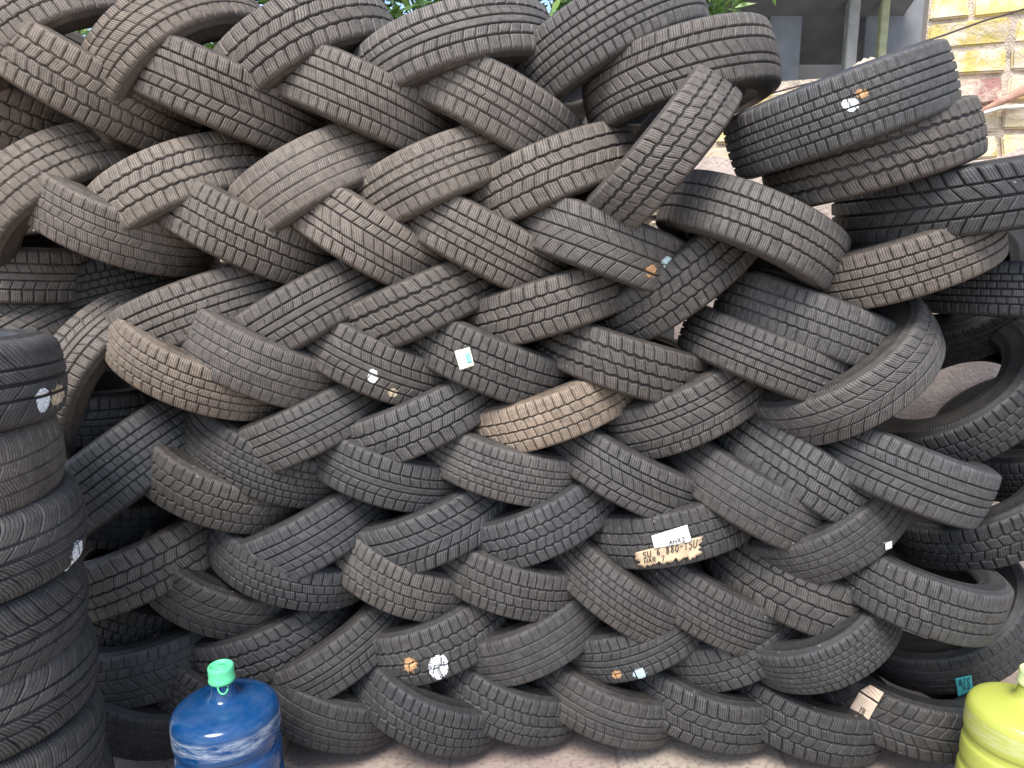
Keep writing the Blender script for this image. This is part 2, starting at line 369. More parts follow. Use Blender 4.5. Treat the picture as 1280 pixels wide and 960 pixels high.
# one line per tyre of the woven wall:
# key  px  py  angle  width_px  extra tilt  radius  front depth  pattern  tone  warm  dust
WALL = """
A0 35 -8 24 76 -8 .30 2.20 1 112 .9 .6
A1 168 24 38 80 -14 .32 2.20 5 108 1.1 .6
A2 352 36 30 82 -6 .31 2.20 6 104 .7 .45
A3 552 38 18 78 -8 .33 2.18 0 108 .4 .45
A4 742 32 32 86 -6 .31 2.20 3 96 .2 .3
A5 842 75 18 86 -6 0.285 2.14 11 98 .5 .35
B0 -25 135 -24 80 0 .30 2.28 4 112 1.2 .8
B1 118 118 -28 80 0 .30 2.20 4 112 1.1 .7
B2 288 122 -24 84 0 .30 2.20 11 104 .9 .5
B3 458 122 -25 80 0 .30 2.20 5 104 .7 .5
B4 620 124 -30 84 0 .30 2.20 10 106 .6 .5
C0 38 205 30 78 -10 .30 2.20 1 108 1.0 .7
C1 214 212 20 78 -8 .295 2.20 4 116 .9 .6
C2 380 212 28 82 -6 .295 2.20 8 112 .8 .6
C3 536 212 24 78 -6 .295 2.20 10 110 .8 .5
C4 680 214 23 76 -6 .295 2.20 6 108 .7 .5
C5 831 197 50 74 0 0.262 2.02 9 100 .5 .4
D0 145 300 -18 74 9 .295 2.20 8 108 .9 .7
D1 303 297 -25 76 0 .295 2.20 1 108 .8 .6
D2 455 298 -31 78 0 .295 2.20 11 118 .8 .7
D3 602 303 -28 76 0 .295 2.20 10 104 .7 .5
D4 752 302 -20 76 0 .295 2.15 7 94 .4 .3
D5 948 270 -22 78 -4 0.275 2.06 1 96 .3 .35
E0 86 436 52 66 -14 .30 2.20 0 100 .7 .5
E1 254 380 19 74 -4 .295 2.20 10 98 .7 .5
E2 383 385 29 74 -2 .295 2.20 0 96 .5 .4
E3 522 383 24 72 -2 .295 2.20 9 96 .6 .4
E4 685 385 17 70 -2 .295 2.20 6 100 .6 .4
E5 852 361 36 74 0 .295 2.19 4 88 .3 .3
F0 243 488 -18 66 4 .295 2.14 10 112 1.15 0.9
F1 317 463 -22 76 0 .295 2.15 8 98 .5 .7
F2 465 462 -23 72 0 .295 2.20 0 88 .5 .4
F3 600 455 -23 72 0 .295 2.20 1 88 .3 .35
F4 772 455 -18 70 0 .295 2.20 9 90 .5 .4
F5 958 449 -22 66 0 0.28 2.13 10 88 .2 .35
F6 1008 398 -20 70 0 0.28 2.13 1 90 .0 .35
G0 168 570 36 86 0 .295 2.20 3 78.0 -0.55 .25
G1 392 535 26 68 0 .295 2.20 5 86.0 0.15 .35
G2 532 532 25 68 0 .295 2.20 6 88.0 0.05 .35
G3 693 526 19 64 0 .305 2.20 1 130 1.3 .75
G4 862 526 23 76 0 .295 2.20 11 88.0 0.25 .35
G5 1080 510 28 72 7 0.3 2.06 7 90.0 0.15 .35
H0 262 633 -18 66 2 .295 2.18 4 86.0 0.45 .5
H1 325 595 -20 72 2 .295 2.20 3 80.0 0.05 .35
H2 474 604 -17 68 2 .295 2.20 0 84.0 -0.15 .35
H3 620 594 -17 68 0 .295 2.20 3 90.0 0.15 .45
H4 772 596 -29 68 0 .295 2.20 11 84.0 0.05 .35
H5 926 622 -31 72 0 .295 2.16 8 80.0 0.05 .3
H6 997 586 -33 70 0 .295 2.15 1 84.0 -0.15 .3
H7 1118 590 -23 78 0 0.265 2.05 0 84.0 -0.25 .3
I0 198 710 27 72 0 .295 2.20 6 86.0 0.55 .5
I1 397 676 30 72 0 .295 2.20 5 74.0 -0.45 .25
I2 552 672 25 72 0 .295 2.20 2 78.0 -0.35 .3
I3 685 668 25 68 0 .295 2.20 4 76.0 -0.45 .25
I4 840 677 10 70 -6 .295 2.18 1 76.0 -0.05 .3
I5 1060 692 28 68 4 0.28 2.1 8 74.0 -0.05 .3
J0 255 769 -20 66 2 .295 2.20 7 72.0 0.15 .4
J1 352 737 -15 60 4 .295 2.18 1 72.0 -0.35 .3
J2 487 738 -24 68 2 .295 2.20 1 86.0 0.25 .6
J3 622 739 -19 68 0 .295 2.20 1 78.0 0.05 .4
J4 756 742 -38 66 0 .295 2.20 3 80.0 0.15 .5
J5 866 758 -32 72 0 .295 2.20 3 74.0 0.15 .3
J6 978 742 -27 76 0 .295 2.18 6 76.0 0.15 .3
J7 1128 750 -24 74 2 0.265 2.05 1 76.0 -0.15 .3
K0 205 843 20 74 0 .295 2.20 11 68.0 -0.25 .3
K1 358 812 27 66 0 .295 2.22 9 66.0 -0.35 .3
K2 441 822 38 62 0 .295 2.20 0 70.0 -0.15 .35
K3 562 813 25 74 0 .295 2.20 4 74.0 -0.15 .35
K4 680 815 27 68 0 .295 2.20 8 72.0 -0.05 .4
K5 810 818 22 66 0 .295 2.20 0 70.0 -0.25 .35
K6 933 830 24 66 0 .295 2.20 1 72.0 -0.25 .3
K7 1052 836 24 66 4 0.27 2.08 3 68.0 -0.35 .25
L0 168 929.0 -8 64 2 .295 2.20 8 62.0 -0.15 .35
L1 245 889.0 -26 68 0 .295 2.24 3 64.0 -0.15 .35
L2 392 909.0 -20 70 0 .295 2.22 8 62.0 -0.25 .35
L3 514 907.0 -26 66 0 .295 2.16 1 66.0 -0.45 .25
L4 615 893.0 -25 68 0 .295 2.20 4 66.0 -0.25 .35
L5 736 894.0 -26 66 0 .295 2.20 0 68.0 0.05 .45
L6 857 899.0 -24 68 0 .295 2.20 6 64.0 -0.25 .3
L7 986 913.0 -24 68 0 .295 2.18 6 64.0 -0.35 .3
L8 1110 907.0 -22 70 0 .295 2.14 2 66.0 -0.15 .35
X0 20 346 -2 68 0 .295 2.30 0 104 .8 .7
X1 10 412 30 66 0 .295 2.30 5 96 .7 .6
X5 165 350 12 66 0 .30 2.45 3 56 .2 .3
X2 108 530 2 66 2 .295 2.26 0 64 -.4 .2
X3 130 662 -6 62 2 .295 2.32 0 56 -.3 .3
X4 165 797 -12 66 2 .295 2.30 1 56 .1 .35
Y0 1044 142 20 88 0 0.3 1.97 3 86 -.2 .3
Y1 1086 200 16 78 0 0.29 2.02 9 92 .5 .4
Y2 1190 255 8 84 0 .325 2.04 2 66 -.3 .12
Y3 1118 344 15 74 0 0.3 2.07 10 100 .8 .6
Y4 1278 362 -2 68 -4 .30 2.12 3 58 -.6 .12
Y5 1225 556 24 66 12 0.31 2.22 1 62 -.3 .15
Y6 1238 688 12 68 6 0.305 2.22 4 60 -.5 .2
Y8 1222 432 18 66 30 .30 2.50 5 48 -.4 .1
Y9 1306 606 8 66 10 .30 2.34 3 54 -.4 .1
Y7 1206 848 12 66 12 0.305 2.2 8 60 -.3 .2
"""
ORD = ['first', 'second', 'third', 'fourth', 'fifth', 'sixth', 'seventh', 'eighth', 'ninth']
LOOK = ['mixed ribs and blocks', 'square tread blocks', 'arrow tread', 'a fine grid tread', 'zigzag tread', 'ribbed tread', 'big staggered blocks', 'curved tread grooves', 'worn shallow tread', 'wavy tread', 'a chevron centre rib', 'one wide off-centre rib', 'swept cross grooves', 'nearly bald tread']
ROWNAME = {'A': 'top row', 'C': 'second row', 'E': 'third row', 'G': 'fourth row', 'I': 'fifth row', 'K': 'lowest row',
           'B': 'top row', 'D': 'second row', 'F': 'third row', 'H': 'fourth row', 'J': 'fifth row', 'L': 'bottom row'}
SPECIAL = {
 'F0': 'pale brown dusty tyre with smiling curve, lying across the left of the third down-sloping row',
 'F2': 'dark grey tyre with one white dab and one yellowish dab on its tread',
 'F3': 'dark tyre with a small square white and cyan sticker on its tread',
 'G3': 'light brown mud-coloured tyre in the middle of the wall, the only tan one',
 'D4': 'dark tyre with white and orange paint dabs near its right end',
 'K3': 'tyre with a big white oval mark and an orange splash on its tread',
 'K5': 'tyre with a small orange dab and a pale blue dab, third row from bottom',
 'I4': 'nearly level tyre carrying a white paper and torn cardboard price label',
 'L8': 'bottom right tyre with a tan cardboard tag wrapped on its tread',
 'I5': 'up-curving tyre with a tiny pale square sticker near its right end',
 'C5': 'steep tyre standing highest-angled in the wall, right end of second up-sloping row',
 'E0': 'steep tyre with open black hole showing, just above the left stack',
 'G5': 'wide up-curving tyre at right edge of wall, hollow facing upward, fourth up-sloping row',
 'X0': 'level grey tyre at the left image edge, above the short stack',
 'X1': 'half hidden tyre at left image edge directly over the short stack',
 'X5': 'dark filler tyre added deep in the gap at left, above the steep hollow tyre',  # added filler, kept dark so the gap reads as shade
 'X2': 'dark level tyre peeping out beside the top of the left stack',
 'X3': 'dark tyre peeping out behind the third tyre of the left stack',
 'X4': 'dark tyre low on the left, half behind the left stack',
 'Y0': 'big dark tyre with white dab, uppermost of the pile before the brick wall',
 'Y1': 'greyish brown wavy-tread tyre directly beneath the white-dabbed tyre at upper right',
 'Y2': 'clean black arrow-tread tyre cut by the right image edge',
 'Y3': 'dusty brownish tyre under the black arrow-tread tyre at right',
 'Y4': 'black tyre at the right image edge, below the dusty brownish one',
 'Y5': 'tilted black tyre at right edge whose big open hole faces the viewer',
 'Y6': 'black upward-tilted tyre at right edge, second of the hollow-showing ones from the top',
 'Y9': 'black tyre cut by the right edge between the two big hollow tyres',
 'Y8': 'black tyre seen deep inside the opening of the hollow tyre at right',
 'Y7': 'lowest hollow-showing tyre at right, with a teal tag, behind yellow bottle',
}
rows = {}
for line in WALL.strip().splitlines():
    t = line.split(); rows.setdefault(t[0][0], []).append(t)
for rk, lst in rows.items():
    lst.sort(key=lambda t: float(t[1]))
    for i, t in enumerate(lst):
        key = t[0]; px, py, th, wpx, dt, Rad, Y = map(float, t[1:8]); pat = int(t[8]); v, warm, dust = map(float, t[9:12])
        r = ray(px, py).normalized()
        P = at(px, py, Y)
        th = R_(th)
        tg = C_R * math.cos(th) + C_U * math.sin(th)
        tg = (tg - r * tg.dot(r)).normalized()          # the tread's running direction at the front point
        nn = tg.cross(r) * -1
        if nn.dot(C_U) < 0: nn = -nn
        tau = math.atan2(nn.y, r.y) + R_(dt)            # the tyre's axis lies in the plane of the wall, then tips by dt
        a = nn * math.cos(tau) - r * math.sin(tau)
        rho = -(r * math.cos(tau) + nn * math.sin(tau))
        C = P - rho * Rad
        for _ in range(60):                              # the bottom row rests on the paving
            Wt = wpx * (P - CAMP).dot(C_F) / F
            if C.z - Rad * math.sqrt(max(0, 1 - a.z ** 2)) - Wt / 2 * abs(a.z) > .002: break
            Y -= .005; P = at(px, py, Y); C = P - rho * Rad
        W = wpx * (P - CAMP).dot(C_F) / F
        if key in SPECIAL: lab = SPECIAL[key]
        else:
            tonew = ('dusty brown' if warm > .85 else 'dusty grey') if v > 95 else ('grey' if v > 76 else ('black' if v > 63 else 'deep black'))
            slope = 'up-sloping' if rk in 'ACEGIK' else 'down-sloping'
            lab = f"{tonew} tyre with {LOOK[pat]}, {ORD[i]} from left in {ROWNAME[rk]} of {slope} tyres"
            if len(lab.split()) > 16: lab = f"{tonew} tyre, {LOOK[pat]}, {ORD[i]} from left in {ROWNAME[rk]} of {slope} tyres"
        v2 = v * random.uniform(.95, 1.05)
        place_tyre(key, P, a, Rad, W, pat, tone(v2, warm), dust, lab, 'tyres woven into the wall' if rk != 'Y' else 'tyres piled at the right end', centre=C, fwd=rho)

# the free-standing stack at the left, tyres lying flat
stk = [(-1.345, 13, .5, 60), (-1.345, 12, .5, 62), (-1.345, 13, .5, 62), (-1.35, 12, .4, 66), (-1.355, 12, .4, 68), (-1.345, 12, .35, 72), (-1.375, 13, .7, 94), (-1.355, 12, .35, 76)]
SLAB = ['lowest tyre of the left stack, below the picture edge', 'second tyre from the floor in the left stack', 'lowest tyre showing in the left stack, cut by the bottom left corner',
        'fifth tyre from the top of the left stack, level with the bottle cap', 'fourth tyre from the top of the left stack, scuffed black', 'tyre with a white oval dab, third from top of the left stack',
        'grey dusty tyre directly under the top tyre of the left stack', 'top tyre of the left stack, white and brown dabs beside its shoulder']
for k, (X, pat, dust, v) in enumerate(stk):
    a = Vector((random.uniform(-.04, .04), random.uniform(-.04, .04), 1)).normalized()
    Yc = 1.70 + random.uniform(-.012, .012)
    C = Vector((X, Yc, .09 + .1825 * k))
    place_tyre('S%d' % k, None, a, .31, .196, pat, tone(v, .0 if k != 6 else .6), dust, SLAB[k], 'tyres stacked flat at the left', centre=C,
               fwd=Vector((-X, -Yc, 0)))

# ------------------------------------------------------------------ marks, labels on treads
M_WHITE = simple('white_paint', (.80, .83, .84), .7, .12, 60)
M_ORANGE = simple('orange_paint', (.52, .30, .14), .75, .3, 60)
M_YELL = simple('yellow_chalk', (.55, .44, .30), .75, .3, 60)
M_CYANW = simple('pale_blue_chalk', (.55, .72, .74), .75, .2, 60)
M_PAPER = simple('white_label_paper', (.85, .84, .80), .6, .05, 30)
M_CARD = simple('brown_cardboard', (.56, .42, .27), .85, .15, 30)
M_CARD2 = simple('pale_cardboard', (.60, .47, .36), .85, .12, 30)
M_TEAL = simple('teal_label_card', (.05, .34, .36), .7, .2, 40)
M_INK = simple('black_marker_ink', (.02, .02, .022), .5, .1, 40, bump=0)
M_CYAN = simple('cyan_print', (.25, .72, .78), .5, .1, 30, bump=0)
M_STICK = simple('cream_sticker', (.85, .82, .62), .5, .05, 30, bump=0)
def hit(key, px, py, Rr):
    Mi = TY[key]['M'].inverted()
    o = Mi @ CAMP; d = (Mi.to_3x3() @ ray(px, py))
    A = d.x ** 2 + d.y ** 2; B = 2 * (o.x * d.x + o.y * d.y); Cc = o.x ** 2 + o.y ** 2 - Rr ** 2
    D = B * B - 4 * A * Cc
    t = (-B - math.sqrt(max(D, 0))) / (2 * A)
    return o + d * t
def mark(key, px, py, rx, ry, mat, seed, name='paint_mark', ang=0, rag=.25, splat=0):
    """a dab of paint lying on the blocks of the tread."""
    rn = random.Random(seed); T = TY[key]; pt = PAT[T['pat']]
    h = hit(key, px, py, R0 - (.016 if PAT[T['pat']]['side'] else .004))
    ph0 = math.atan2(h.y, h.x) % (2 * math.pi); z0 = h.z
    hx = hit(key, px - rx, py, R0 - (.016 if PAT[T['pat']]['side'] else .004)); hy = hit(key, px, py + ry, R0 - (.016 if PAT[T['pat']]['side'] else .004))
    def d2(q): 
        dp = (math.atan2(q.y, q.x) - ph0 + math.pi) % (2 * math.pi) - math.pi
        return np.array([dp * R0, q.z - z0])
    J = np.linalg.inv(np.stack([d2(hx), d2(hy)], 1))
    E = np.abs(np.stack([d2(hx), d2(hy)])).sum(0) * 1.45
    n = 64
    AA, ZZ = np.meshgrid(np.linspace(-E[0], E[0], n), np.linspace(-E[1], E[1], n), indexing='ij')
    loc = np.einsum('ij,jab->iab', J, np.stack([AA, ZZ]))
    rad = np.hypot(loc[0], loc[1]); th = np.arctan2(loc[1], loc[0])
    wob = sum(rn.uniform(-1, 1) * rag / f * np.cos(f * th + rn.uniform(0, 6)) for f in (2, 3, 5, 7, 11))
    if splat: wob = wob + splat * np.maximum(np.cos(th * 9 + rn.uniform(0, 6)), 0) ** 6
    inside = rad < 1 + wob
    u = ((ph0 + AA / R0) % (2 * math.pi)) / (2 * math.pi) * NU
    i0 = np.clip(np.floor(u).astype(int), 0, NU - 1); fu = u - i0
    z = z0 + ZZ
    zprof = prof_at(pt['s'], ROUND if pt['side'] else SQUARE)[1]
    sidx = np.interp(z, zprof, np.arange(len(pt['s']))); j0 = np.clip(np.floor(sidx).astype(int), 0, len(pt['s']) - 2); fs = sidx - j0
    Rm = pt['R']
    r = (Rm[i0, j0] * (1 - fu) + Rm[i0 + 1, j0] * fu) * (1 - fs) + (Rm[i0, j0 + 1] * (1 - fu) + Rm[i0 + 1, j0 + 1] * fu) * fs + .0009
    an = ph0 + AA / R0
    P = np.stack([np.cos(an) * r, np.sin(an) * r, z], -1)
    keep = inside[:-1, :-1] & inside[1:, 1:] & inside[1:, :-1] & inside[:-1, 1:]
    nz = np.array([[rn.random() for _ in range(n - 1)] for _ in range(n - 1)])
    keep &= (nz > .05 + .5 * np.clip(rad[:-1, :-1] - .6, 0, 1))
    # paint does not reach the bottom of the grooves
    cut = pt['cut'][i0, j0]
    keep &= (cut[:-1, :-1] < .0045)
    me = grid_mesh(name, P, keep=keep)
    bm = bmesh.new(); bm.from_mesh(me)
    bmesh.ops.delete(bm, geom=[v for v in bm.verts if not v.link_faces], context='VERTS'); bm.to_mesh(me); bm.free()
    return link(name, me, mat, T['root'])
def bil(q, u, v):
    (a, b, c, d) = q
    return ((a[0] * (1 - u) + b[0] * u) * (1 - v) + (d[0] * (1 - u) + c[0] * u) * v, (a[1] * (1 - u) + b[1] * u) * (1 - v) + (d[1] * (1 - u) + c[1] * u) * v)
def paper(key, q, mat, name, off=.0025, ragged=0, seed=0, nu=16, nv=10, parent=None):
    """a sheet glued round the tread; q = its corners (tl, tr, br, bl) as seen in the photo."""
    rn = random.Random(seed)
    P = np.zeros((nu + 1, nv + 1, 3))
    for i in range(nu + 1):
        for j in range(nv + 1):
            u, v = i / nu, j / nv
            if ragged:
                if j == nv: v += rn.uniform(-ragged, ragged * .6)
                if i == 0: u -= rn.uniform(0, ragged * .5)
                if i == nu: u += rn.uniform(-ragged * .4, ragged * .3)
            x, y = bil(q, u, v)
            h = hit(key, x, y, R0 + off + .0012 * math.sin(i * 1.3 + j * .9 + seed))
            P[i, j] = h
    me = grid_mesh(name, P)
    o = link(name, me, mat, parent or TY[key]['root'])
    sm = o.modifiers.new('thickness', 'SOLIDIFY'); sm.thickness = .0008; sm.offset = 0
    return o
GL = {'A': [[(0,0),(.5,1),(1,0)],[(.2,.4),(.8,.4)]], 'H': [[(0,0),(0,1)],[(1,0),(1,1)],[(0,.5),(1,.5)]], 'X': [[(0,0),(1,1)],[(0,1),(1,0)]],
 '2': [[(0,.8),(.3,1),(.8,.9),(.85,.65),(0,0),(1,.05)]], 'S': [[(1,.9),(.5,1),(.05,.75),(.9,.35),(.6,0),(0,.1)]], 'U': [[(0,1),(.05,.2),(.45,0),(.9,.2),(1,1)]],
 '6': [[(.9,1),(.3,.75),(.05,.3),(.4,0),(.85,.2),(.7,.5),(.1,.35)]], '8': [[(.5,.5),(.1,.75),(.5,1),(.9,.75),(.5,.5),(.05,.2),(.5,0),(.95,.2),(.5,.5)]],
 '0': [[(.5,1),(.1,.7),(.1,.3),(.5,0),(.9,.3),(.9,.7),(.5,1)]], '4': [[(.6,1),(0,.4),(1,.4)],[(.7,.7),(.7,0)]], '5': [[(.9,1),(.2,1),(.1,.6),(.7,.6),(.9,.3),(.5,0),(0,.1)]],
 'L': [[(0,1),(0,0),(.9,0)]], 'P': [[(0,0),(0,1),(.7,.95),(.8,.65),(.5,.5),(0,.5)]], 'R': [[(0,0),(0,1),(.7,.95),(.8,.65),(.5,.5),(0,.5)],[(.4,.5),(1,0)]],
 '1': [[(.2,.8),(.5,1),(.5,0)]], '7': [[(0,1),(1,1),(.4,0)]], '-': [[(0,.5),(1,.5)]], 'B': [[(0,0),(0,1),(.7,.9),(.6,.55),(0,.5),(.8,.45),(.9,.1),(0,0)]], 'Z': [[(0,1),(1,1),(0,0),(1,0)]], 'C': [[(.95,.85),(.5,1),(.05,.5),(.5,0),(.95,.15)]], 'I': [[(.5,0),(.5,1)]], 'Y': [[(0,1),(.5,.5),(1,1)],[(.5,.5),(.5,0)]]}
def lettering(key, q, text, v0, v1, u0, u1, mat, parent, wpx=1.0, off=.0052, jit=.04, seed=1, strokes=None):
    """hand-written marker strokes across the sheet q."""
    rn = random.Random(seed); V = []; Fc = []
    def ribbon(pts):
        pts = [Vector(p) for p in pts]; b = len(V)
        for i, p in enumerate(pts):
            t = pts[min(i + 1, len(pts) - 1)] - pts[max(i - 1, 0)]
            n = Vector((-t.y, t.x)).normalized() * wpx * .5
            for s in (1, -1): V.append(hit(key, p.x + n.x * s, p.y + n.y * s, R0 + off))
        for i in range(len(pts) - 1): Fc.append((b + 2 * i, b + 2 * i + 1, b + 2 * i + 3, b + 2 * i + 2))
    if strokes:
        for st in strokes: ribbon([bil(q, x, y) for x, y in st])
    else:
        n = len(text); cw = (u1 - u0) / n
        for i, ch in enumerate(text):
            if ch == ' ': continue
            dy = rn.uniform(-.08, .08)
            for st in GL[ch]:
                dense = []
                for (x1, y1), (x2, y2) in zip(st[:-1], st[1:]):
                    for k in range(4): dense.append((x1 + (x2 - x1) * k / 4, y1 + (y2 - y1) * k / 4))
                dense.append(st[-1])
                ribbon([bil(q, u0 + cw * (i + .12 + .7 * (x + .12 * (y - .5)) + rn.uniform(-jit, jit) * .4), v1 + (v0 - v1) * (y + dy + rn.uniform(-jit, jit) * .5)) for x, y in dense])
    return link('lettering', mesh_from('lettering', V, Fc, False), mat, parent)

mark('S7', 47, 500, 10, 15, M_WHITE, 1); mark('S7', 66, 494, 9, 14, M_YELL, 2, splat=.5)
mark('S5', 92, 694, 8, 21, M_WHITE, 3)
mark('F2', 466, 470, 7, 9, M_WHITE, 4); mark('F2', 491, 491, 6, 6, M_YELL, 5, splat=.4)
mark('D4', 833, 327, 7, 7, M_CYANW, 6); mark('D4', 813, 339, 7, 8, M_ORANGE, 7, splat=.4)
mark('Y0', 1063, 131, 12, 8, M_WHITE, 8); mark('Y0', 1077, 117, 8, 6, M_ORANGE, 9, splat=.3)
wo = mark('K3', 548, 833, 13, 17, M_WHITE, 10, rag=.15); mark('K3', 513, 830, 8, 9, M_ORANGE, 11, splat=.7)
mark('K5', 771, 843, 6, 6, M_ORANGE, 12); mark('K5', 800, 842, 9, 8, M_CYANW, 13)
qk = ((535, 817), (561, 817), (561, 850), (535, 850))
lettering('K3', qk, '', 0, 1, 0, 1, M_INK, wo, 1.1, off=.0022, strokes=[[(.25, .75), (.3, .45), (.55, .43), (.75, .42), (.76, .28)]])
st = paper('F3', ((568, 439), (587, 434), (593, 457), (575, 463)), M_STICK, 'paper_sticker', off=.002)
qs = ((568, 439), (587, 434), (593, 457), (575, 463))
cy = paper('F3', [bil(qs, .58, .25), bil(qs, .93, .22), bil(qs, .9, .8), bil(qs, .6, .75)], M_CYAN, 'printed_patch', off=.0045, nu=6, nv=6, parent=st)
paper('I5', ((1107, 679), (1115, 676), (1115, 685), (1107, 688)), M_PAPER, 'paper_sticker', nu=4, nv=4)
qc = ((797, 690), (875, 671), (873, 697), (802, 708))
cd = paper('I4', qc, M_CARD, 'cardboard_label', off=.003, ragged=.22, seed=3, nu=20, nv=8)
lettering('I4', qc, 'SU 6 880-15U', .08, .50, .06, .97, M_INK, cd, 1.1, seed=4, off=.0068)
lettering('I4', qc, 'HAR 7', .56, .88, .06, .42, M_INK, cd, 1.0, seed=5, off=.0068)
qp = ((814, 670), (859, 656), (865, 677), (818, 686))
pp = paper('I4', qp, M_PAPER, 'paper_label', off=.0065, seed=6)
lettering('I4', qp, 'AHX2', .62, .92, .40, .86, M_INK, pp, 1.0, seed=7, off=.0095)
lettering('I4', qp, '-----', .08, .16, .1, .5, M_INK, pp, .4, seed=8, off=.0095)
qt = ((1074, 865), (1097, 880), (1081, 909), (1058, 893))
ct = paper('L8', qt, M_CARD2, 'cardboard_label', off=.003, ragged=.04, seed=9)
lettering('L8', qt, 'YB', .42, .66, .38, .72, M_INK, ct, 1.0, seed=10, off=.0055)
paper('L8', ((1075, 863), (1088, 856), (1105, 866), (1098, 878)), M_CARD2, 'cardboard_label', off=.003, seed=11)
qe = ((1194, 848), (1214, 844), (1217, 862), (1198, 872))
te = paper('Y7', qe, M_TEAL, 'teal_label', off=.004, ragged=.05, seed=12)
lettering('Y7', qe, 'BIC', .15, .45, .2, .9, M_INK, te, .9, seed=13, off=.007)
lettering('Y7', qe, '52', .52, .78, .3, .9, M_INK, te, .9, seed=14, off=.007)

# ------------------------------------------------------------------ ground
def ground_mat():
    N = NT('paving_slabs'); co = N.node('ShaderNodeTexCoord').outputs['Object']
    br = N.node('ShaderNodeTexBrick'); N.L(co, br.inputs['Vector'])
    br.inputs['Scale'].default_value = 1.0; br.inputs['Mortar Size'].default_value = .006
    br.inputs['Brick Width'].default_value = .55; br.inputs['Row Height'].default_value = .5; br.offset = .37
    br.inputs['Color1'].default_value = (.36, .30, .24, 1); br.inputs['Color2'].default_value = (.27, .19, .17, 1)
    br.inputs['Mortar'].default_value = (.16, .13, .11, 1); br.inputs['Bias'].default_value = -.1
    a = N.ramp(N.noise(co, 5, 8, .7), .3, .7); b = N.noise(co, 60, 5)
    c = N.mix(a, br.outputs['Color'], (.37, .32, .27), 'MIX')
    c = N.mix(.55, br.outputs['Color'], c)
    c = N.mix(N.math('MULTIPLY', N.ramp(b, .48, .7), .8), c, (.13, .11, .095))
    N.L(c, N.bsdf.inputs['Base Color']); N.bsdf.inputs['Roughness'].default_value = .8
    N.L(N.bump(N.math('SUBTRACT', N.math('MULTIPLY', b, .3), br.outputs['Fac']), .5, .004), N.bsdf.inputs['Normal'])
    return N.m
g = mesh_from('ground', [(-200, -200, 0), (200, -200, 0), (200, 200, 0), (-200, 200, 0)], [(0, 1, 2, 3)], False)
tag(link('ground', g, ground_mat()), kind='structure')

# ------------------------------------------------------------------ walls
def wall_mat():
    N = NT('old_brick'); co = N.node('ShaderNodeTexCoord').outputs['Object']
    vc = N.node('ShaderNodeVertexColor', layer_name='brick_colour').outputs['Color']
    a = N.noise(co, 14, 7, .65); b = N.noise(co, 90, 5, .7)
    sv = N.node('ShaderNodeSeparateColor'); N.L(vc, sv.inputs[0]); vsum = sv.outputs[0]
    c = N.mix(N.ramp(a, .43, .58), vc, (.70, .60, .46))
    c = N.mix(N.math('MULTIPLY', N.ramp(b, .55, .75), .6), c, (.36, .22, .15))
    N.L(c, N.bsdf.inputs['Base Color']); N.bsdf.inputs['Roughness'].default_value = .9
    N.L(N.bump(N.math('ADD', N.math('MULTIPLY', a, 2.0), b), .6, .008), N.bsdf.inputs['Normal'])
    return N.m
M_BRICK = wall_mat()
M_MORTAR = simple('crumbling_mortar', (.60, .50, .40), .95, .3, 30, .9, .012)
M_PLASTER = simple('pinkish_plaster', (.56, .46, .40), .95, .15, 14, .6, .008)
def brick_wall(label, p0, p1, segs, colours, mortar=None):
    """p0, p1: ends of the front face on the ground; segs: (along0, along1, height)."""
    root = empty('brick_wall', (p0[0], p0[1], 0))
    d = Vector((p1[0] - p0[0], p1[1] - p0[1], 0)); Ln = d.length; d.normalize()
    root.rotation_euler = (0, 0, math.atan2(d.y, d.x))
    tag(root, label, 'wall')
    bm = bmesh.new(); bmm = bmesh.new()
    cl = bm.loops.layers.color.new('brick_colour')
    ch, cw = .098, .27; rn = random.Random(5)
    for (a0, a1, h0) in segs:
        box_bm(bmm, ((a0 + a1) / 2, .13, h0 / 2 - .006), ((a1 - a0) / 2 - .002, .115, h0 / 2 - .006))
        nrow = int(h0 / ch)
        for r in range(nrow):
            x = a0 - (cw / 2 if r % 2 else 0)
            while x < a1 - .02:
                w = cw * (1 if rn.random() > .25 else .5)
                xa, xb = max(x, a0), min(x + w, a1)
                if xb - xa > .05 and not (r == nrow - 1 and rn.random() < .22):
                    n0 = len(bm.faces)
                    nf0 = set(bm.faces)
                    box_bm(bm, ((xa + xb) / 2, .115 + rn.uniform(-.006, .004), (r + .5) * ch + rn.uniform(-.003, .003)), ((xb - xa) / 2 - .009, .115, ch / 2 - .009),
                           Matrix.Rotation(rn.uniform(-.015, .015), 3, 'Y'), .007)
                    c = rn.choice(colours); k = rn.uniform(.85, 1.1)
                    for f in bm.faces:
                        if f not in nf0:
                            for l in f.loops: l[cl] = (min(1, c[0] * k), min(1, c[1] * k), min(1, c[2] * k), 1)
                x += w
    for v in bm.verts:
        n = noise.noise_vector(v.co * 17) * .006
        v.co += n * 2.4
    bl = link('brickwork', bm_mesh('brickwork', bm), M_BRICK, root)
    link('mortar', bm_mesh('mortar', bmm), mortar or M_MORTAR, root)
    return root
YEL = [(.85, .76, .42), (.85, .78, .50), (.84, .76, .46), (.82, .73, .54), (.85, .78, .52), (.84, .76, .48), (.76, .57, .53), (.82, .75, .60)]
P_A = Vector((.70, 3.34)); P_B = Vector((2.45, 2.62))
dW = (P_B - P_A).normalized()
def wall_hit(px):          # where the sight line of column px meets the oblique wall
    k = plan(px)
    # P_A + s dW = (kY, Y)
    s = (k * P_A.y - P_A.x) / (dW.x - k * dW.y)
    return s, P_A.y + s * dW.y
sj, Yj = wall_hit(1152); sl, Yl = wall_hit(930)
z_sill = at(1152, 84, Yj).z
Lw = (P_B - P_A).length
